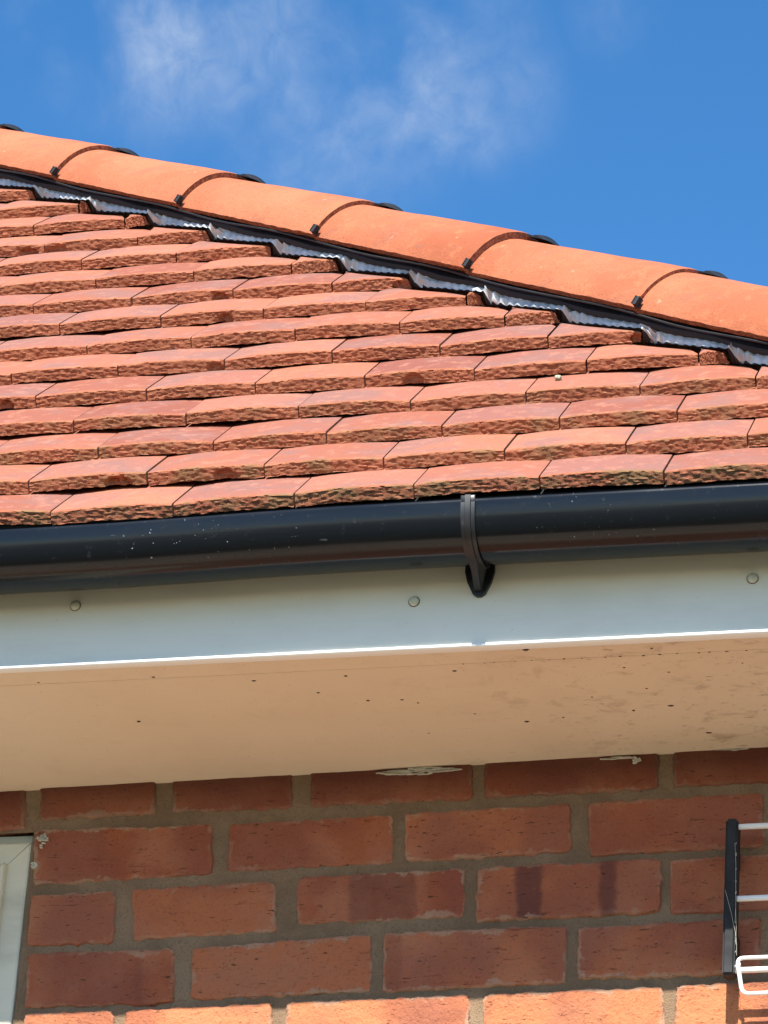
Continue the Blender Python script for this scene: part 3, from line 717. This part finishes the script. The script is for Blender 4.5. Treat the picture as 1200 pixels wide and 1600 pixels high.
# --- hip tiles, each its own part with clip and crown plate
A0, RH = math.radians(7), .114
CEN = -(E1*math.cos(A0)+E2*math.sin(A0))*RH          # from bottom edge line to the section's centre
LH = .361
LAM0 = 2.24692
def hip_tile(k):
    l0 = LAM0 - k*LH; l1 = l0+LH                     # lower end l0 (towards the eaves) .. upper end l1
    r_ = random.Random(50+k); hb = MB(); na, nl = 40, 46
    top = []; tilt = .0098
    def pt(an, lam, r): return P0 + HIP*lam + CEN + (E1*math.cos(an)+E2*math.sin(an))*r
    vs = []
    A1 = math.pi-A0; sd_ = r_.uniform(0, 50)
    dr = r_.uniform(-.0018, .0018); tilt += r_.uniform(-.0015, .0025)
    for b in range(nl+1):
        q = b/nl; lam = l0+.0008 + (l1-l0+.012)*q
        for a in range(na+1):
            an = A0+(A1-A0)*a/na + (fn((lam, sd_, 0), 60, 1, 3)*.010 if a in (0, na) else 0)
            r = RH + dr + tilt*(1-q) - .003 + fn((math.cos(an)*.1, lam, sd_), 9, 1, 2)*.0012
            la = lam + (fn((an*.1, sd_, 2), 60, 1, 3)*.0012 if b == 0 else 0)
            if b == 0 : r -= .0012
            vs.append(pt(an, la, r))
    n = na+1
    fs = [(b*n+a, b*n+a+1, (b+1)*n+a+1, (b+1)*n+a) for b in range(nl) for a in range(na)]
    hb.add(vs, fs, 0)
    # inner skin, ends and long edges
    vi = []
    for b in (0, nl):
        for a in range(n):
            P = Vector(vs[b*n+a]); an = A0+(A1-A0)*a/na; vi.append(P - (E1*math.cos(an)+E2*math.sin(an))*.0135)
    o = len(hb.v); hb.v += [tuple(v) for v in vi]; hb.c += [(0, 0, 0, 1)]*len(vi)
    for a in range(na):
        hb.f.append((a+1, a, o+a, o+a+1)); hb.m.append(1)
        hb.f.append((nl*n+a, nl*n+a+1, o+n+a+1, o+n+a)); hb.m.append(1)
        hb.f.append((o+a, o+n+a, o+n+a+1, o+a+1)); hb.m.append(1)
    # long edges: short lip so that the rim shows thickness
    for a in (0, na):
        b0 = len(hb.v); rr = []
        for b in range(nl+1):
            P = Vector(vs[b*n+a]); an = A0 if a == 0 else A1
            lip = (E1*math.cos(an)+E2*math.sin(an))*.0135; rr.append(P-lip)
        hb.v += [tuple(v) for v in rr]; hb.c += [(0, 0, 0, 1)]*len(rr)
        for b in range(nl): hb.f.append((b*n+a, (b+1)*n+a, b0+b+1, b0+b)); hb.m.append(1)
    ht = hb.build('hip_tile', [M_hip, M_hipend], roof, smooth=50)
    # clip at the foot of the joint
    cb = MB(); bm = bmesh.new(); bmesh.ops.create_cube(bm, size=1)
    an = A0+.06; rr = RH+tilt+.001
    R = Matrix((HIP, E1*math.cos(an)+E2*math.sin(an), E2*math.cos(an)-E1*math.sin(an))).transposed()
    cc = pt(an, l0-.003, rr-.003)
    for v in bm.verts: v.co = cc + R @ Vector((v.co.x*.0065, v.co.y*.008, v.co.z*.0115))
    bmesh.ops.bevel(bm, geom=list(bm.edges), offset=.0012, segments=2, affect='EDGES'); cb.bm(bm)
    cb.build('clip', M_memb, ht)
    # crown plate: a low wedge that sits over the joint on the crown
    pb_ = MB(); prof = [(-.030, 0), (-.028, .0045), (-.011, .0060), (-.002, .0112), (.009, .0115), (.016, .0070), (.027, .0045), (.036, 0)]
    vs = []; angs = [math.radians(x) for x in range(76, 117, 3)]
    for an in angs:
        e = 1-abs((an-math.radians(95))/math.radians(21))**2.2
        for (l, h) in prof: vs.append(pt(an, l0-.018-l*.56, RH+.003+h*.85*(.3+.7*e)))
    m = len(prof); fs = [(a*m+k_, (a+1)*m+k_, (a+1)*m+k_+1, a*m+k_+1) for a in range(len(angs)-1) for k_ in range(m-1)] + [tuple(range(m)), tuple((len(angs)-1)*m+k_ for k_ in range(m))[::-1]]
    pb_.add(vs, fs); pb_.build('crown_plate', M_clip, ht, smooth=25)
for k in range(-2, 7): hip_tile(k)

# ------------------------------------------------------------------ folded clothes airer on the wall
air = bpy.data.objects.new('clothes_airer', None); C.objects.link(air); air.location = (-.3, 3.9, 2.87)
tag(air, 'folded wall mounted clothes airer with black end bar and white wire rods', 'clothes airer')
bpy.context.view_layer.update()
def child(mb, name, mat, par, smooth=35):
    o = mb.build(name, mat, par, smooth=smooth)
    for v in o.data.vertices: v.co -= air.location
    return o
YA = 3.885; X0a, X1a = -.5395, -.13
for xx in (X0a, X1a):
    b = MB(); bm = bmesh.new(); bmesh.ops.create_cube(bm, size=1)
    for v in bm.verts: v.co = Vector((xx + v.co.x*.0165 + (v.co.z*.004 - .0005), YA+.001 + v.co.y*.03, 2.9685 + v.co.z*.216))
    bmesh.ops.bevel(bm, geom=list(bm.edges), offset=.003, segments=3, affect='EDGES'); b.bm(bm)
    child(b, 'end_bar', M_blkbar, air)
for z in (3.067, 2.9665, 2.8685):
    b = MB(); b.tube([(X0a+.004+.35*(.0), YA-.004, z), (X1a, YA-.004, z+.0075)], .0040, 12); child(b, 'rod', M_white, air)
b = MB(); YL = 3.858
cs = [(-.5285, 2.8775), (X1a+.01, 2.885), (X1a+.004, 2.838), (-.5215, 2.8295)]
pts = []
for k in range(4):
    P = Vector((cs[k][0], cs[k][1])); A = Vector(cs[k-1]); B = Vector(cs[(k+1) % 4]); r = .009
    pa = P+(A-P).normalized()*r; pb2 = P+(B-P).normalized()*r
    for q in (0, .25, .5, .75, 1):
        c = pa*(1-q)**2 + P*2*q*(1-q) + pb2*q*q; pts.append((c.x, YL, c.y))
b.tube(pts, .0028, 10, closed=True); child(b, 'front_loop', M_white, air)
for xx in (X0a, X1a):
    for zz in (2.90, 3.02):
        b = MB(); b.box((xx-.006, YA+.010, zz), (xx+.006, WY(xx)+.0005, zz+.025), 0, .002); child(b, 'wall_mount', M_blkbar, air)
b = MB(); b.tube([(X0a+.004, YA-.006, 2.872), (X0a+.0125, YL+.012, 2.872), (X0a+.0135, YL, 2.870)], .0024, 8); child(b, 'loop_hinge', M_white, air)
b = MB()                                             # old cobweb threads on the bar
web = [((-.5335, 3.040), (-.5322, 2.985)), ((-.5322, 2.985), (-.5328, 2.93)), ((-.546, 2.975), (-.532, 2.915)), ((-.532, 2.915), (-.5305, 2.885)), ((-.532, 2.95), (-.5318, 2.90))]
for (p, q) in web: b.tube([(p[0], YA-.0162, p[1]), ((p[0]+q[0])/2+.0008, YA-.0168, (p[1]+q[1])/2), (q[0], YA-.0162, q[1])], .0002, 5)
for k in range(10): 
    z = 2.885+rnd.random()*.16; b.tube([(-.5325, YA-.0162, z), (-.5312, YA-.017, z+.002)], .0004, 5)
child(b, 'cobweb', M_paint, air)

# ------------------------------------------------------------------ small pale lump of lichen on a roof tile
lb = MB(); bm = bmesh.new(); bmesh.ops.create_icosphere(bm, subdivisions=3, radius=1)
P = roof_pt(-.7736, 3.66*G, -.66*STEP+CAMB*.9)
for v in bm.verts:
    d = 1+fn(v.co, 1.6, 3, 3)*.5
    v.co = Vector((v.co.x*.0055*d, v.co.y*.0045*d, v.co.z*.0040*d+.002))
lb.bm(bm); lo = lb.build('lichen_lump', mat_simple('pale_lichen', (.20, .18, .10), (.52, .50, .38), 500), None, smooth=80)
lo.location = P; tag(lo, 'small pale greenish lump of lichen lying on a roof tile', 'lichen')
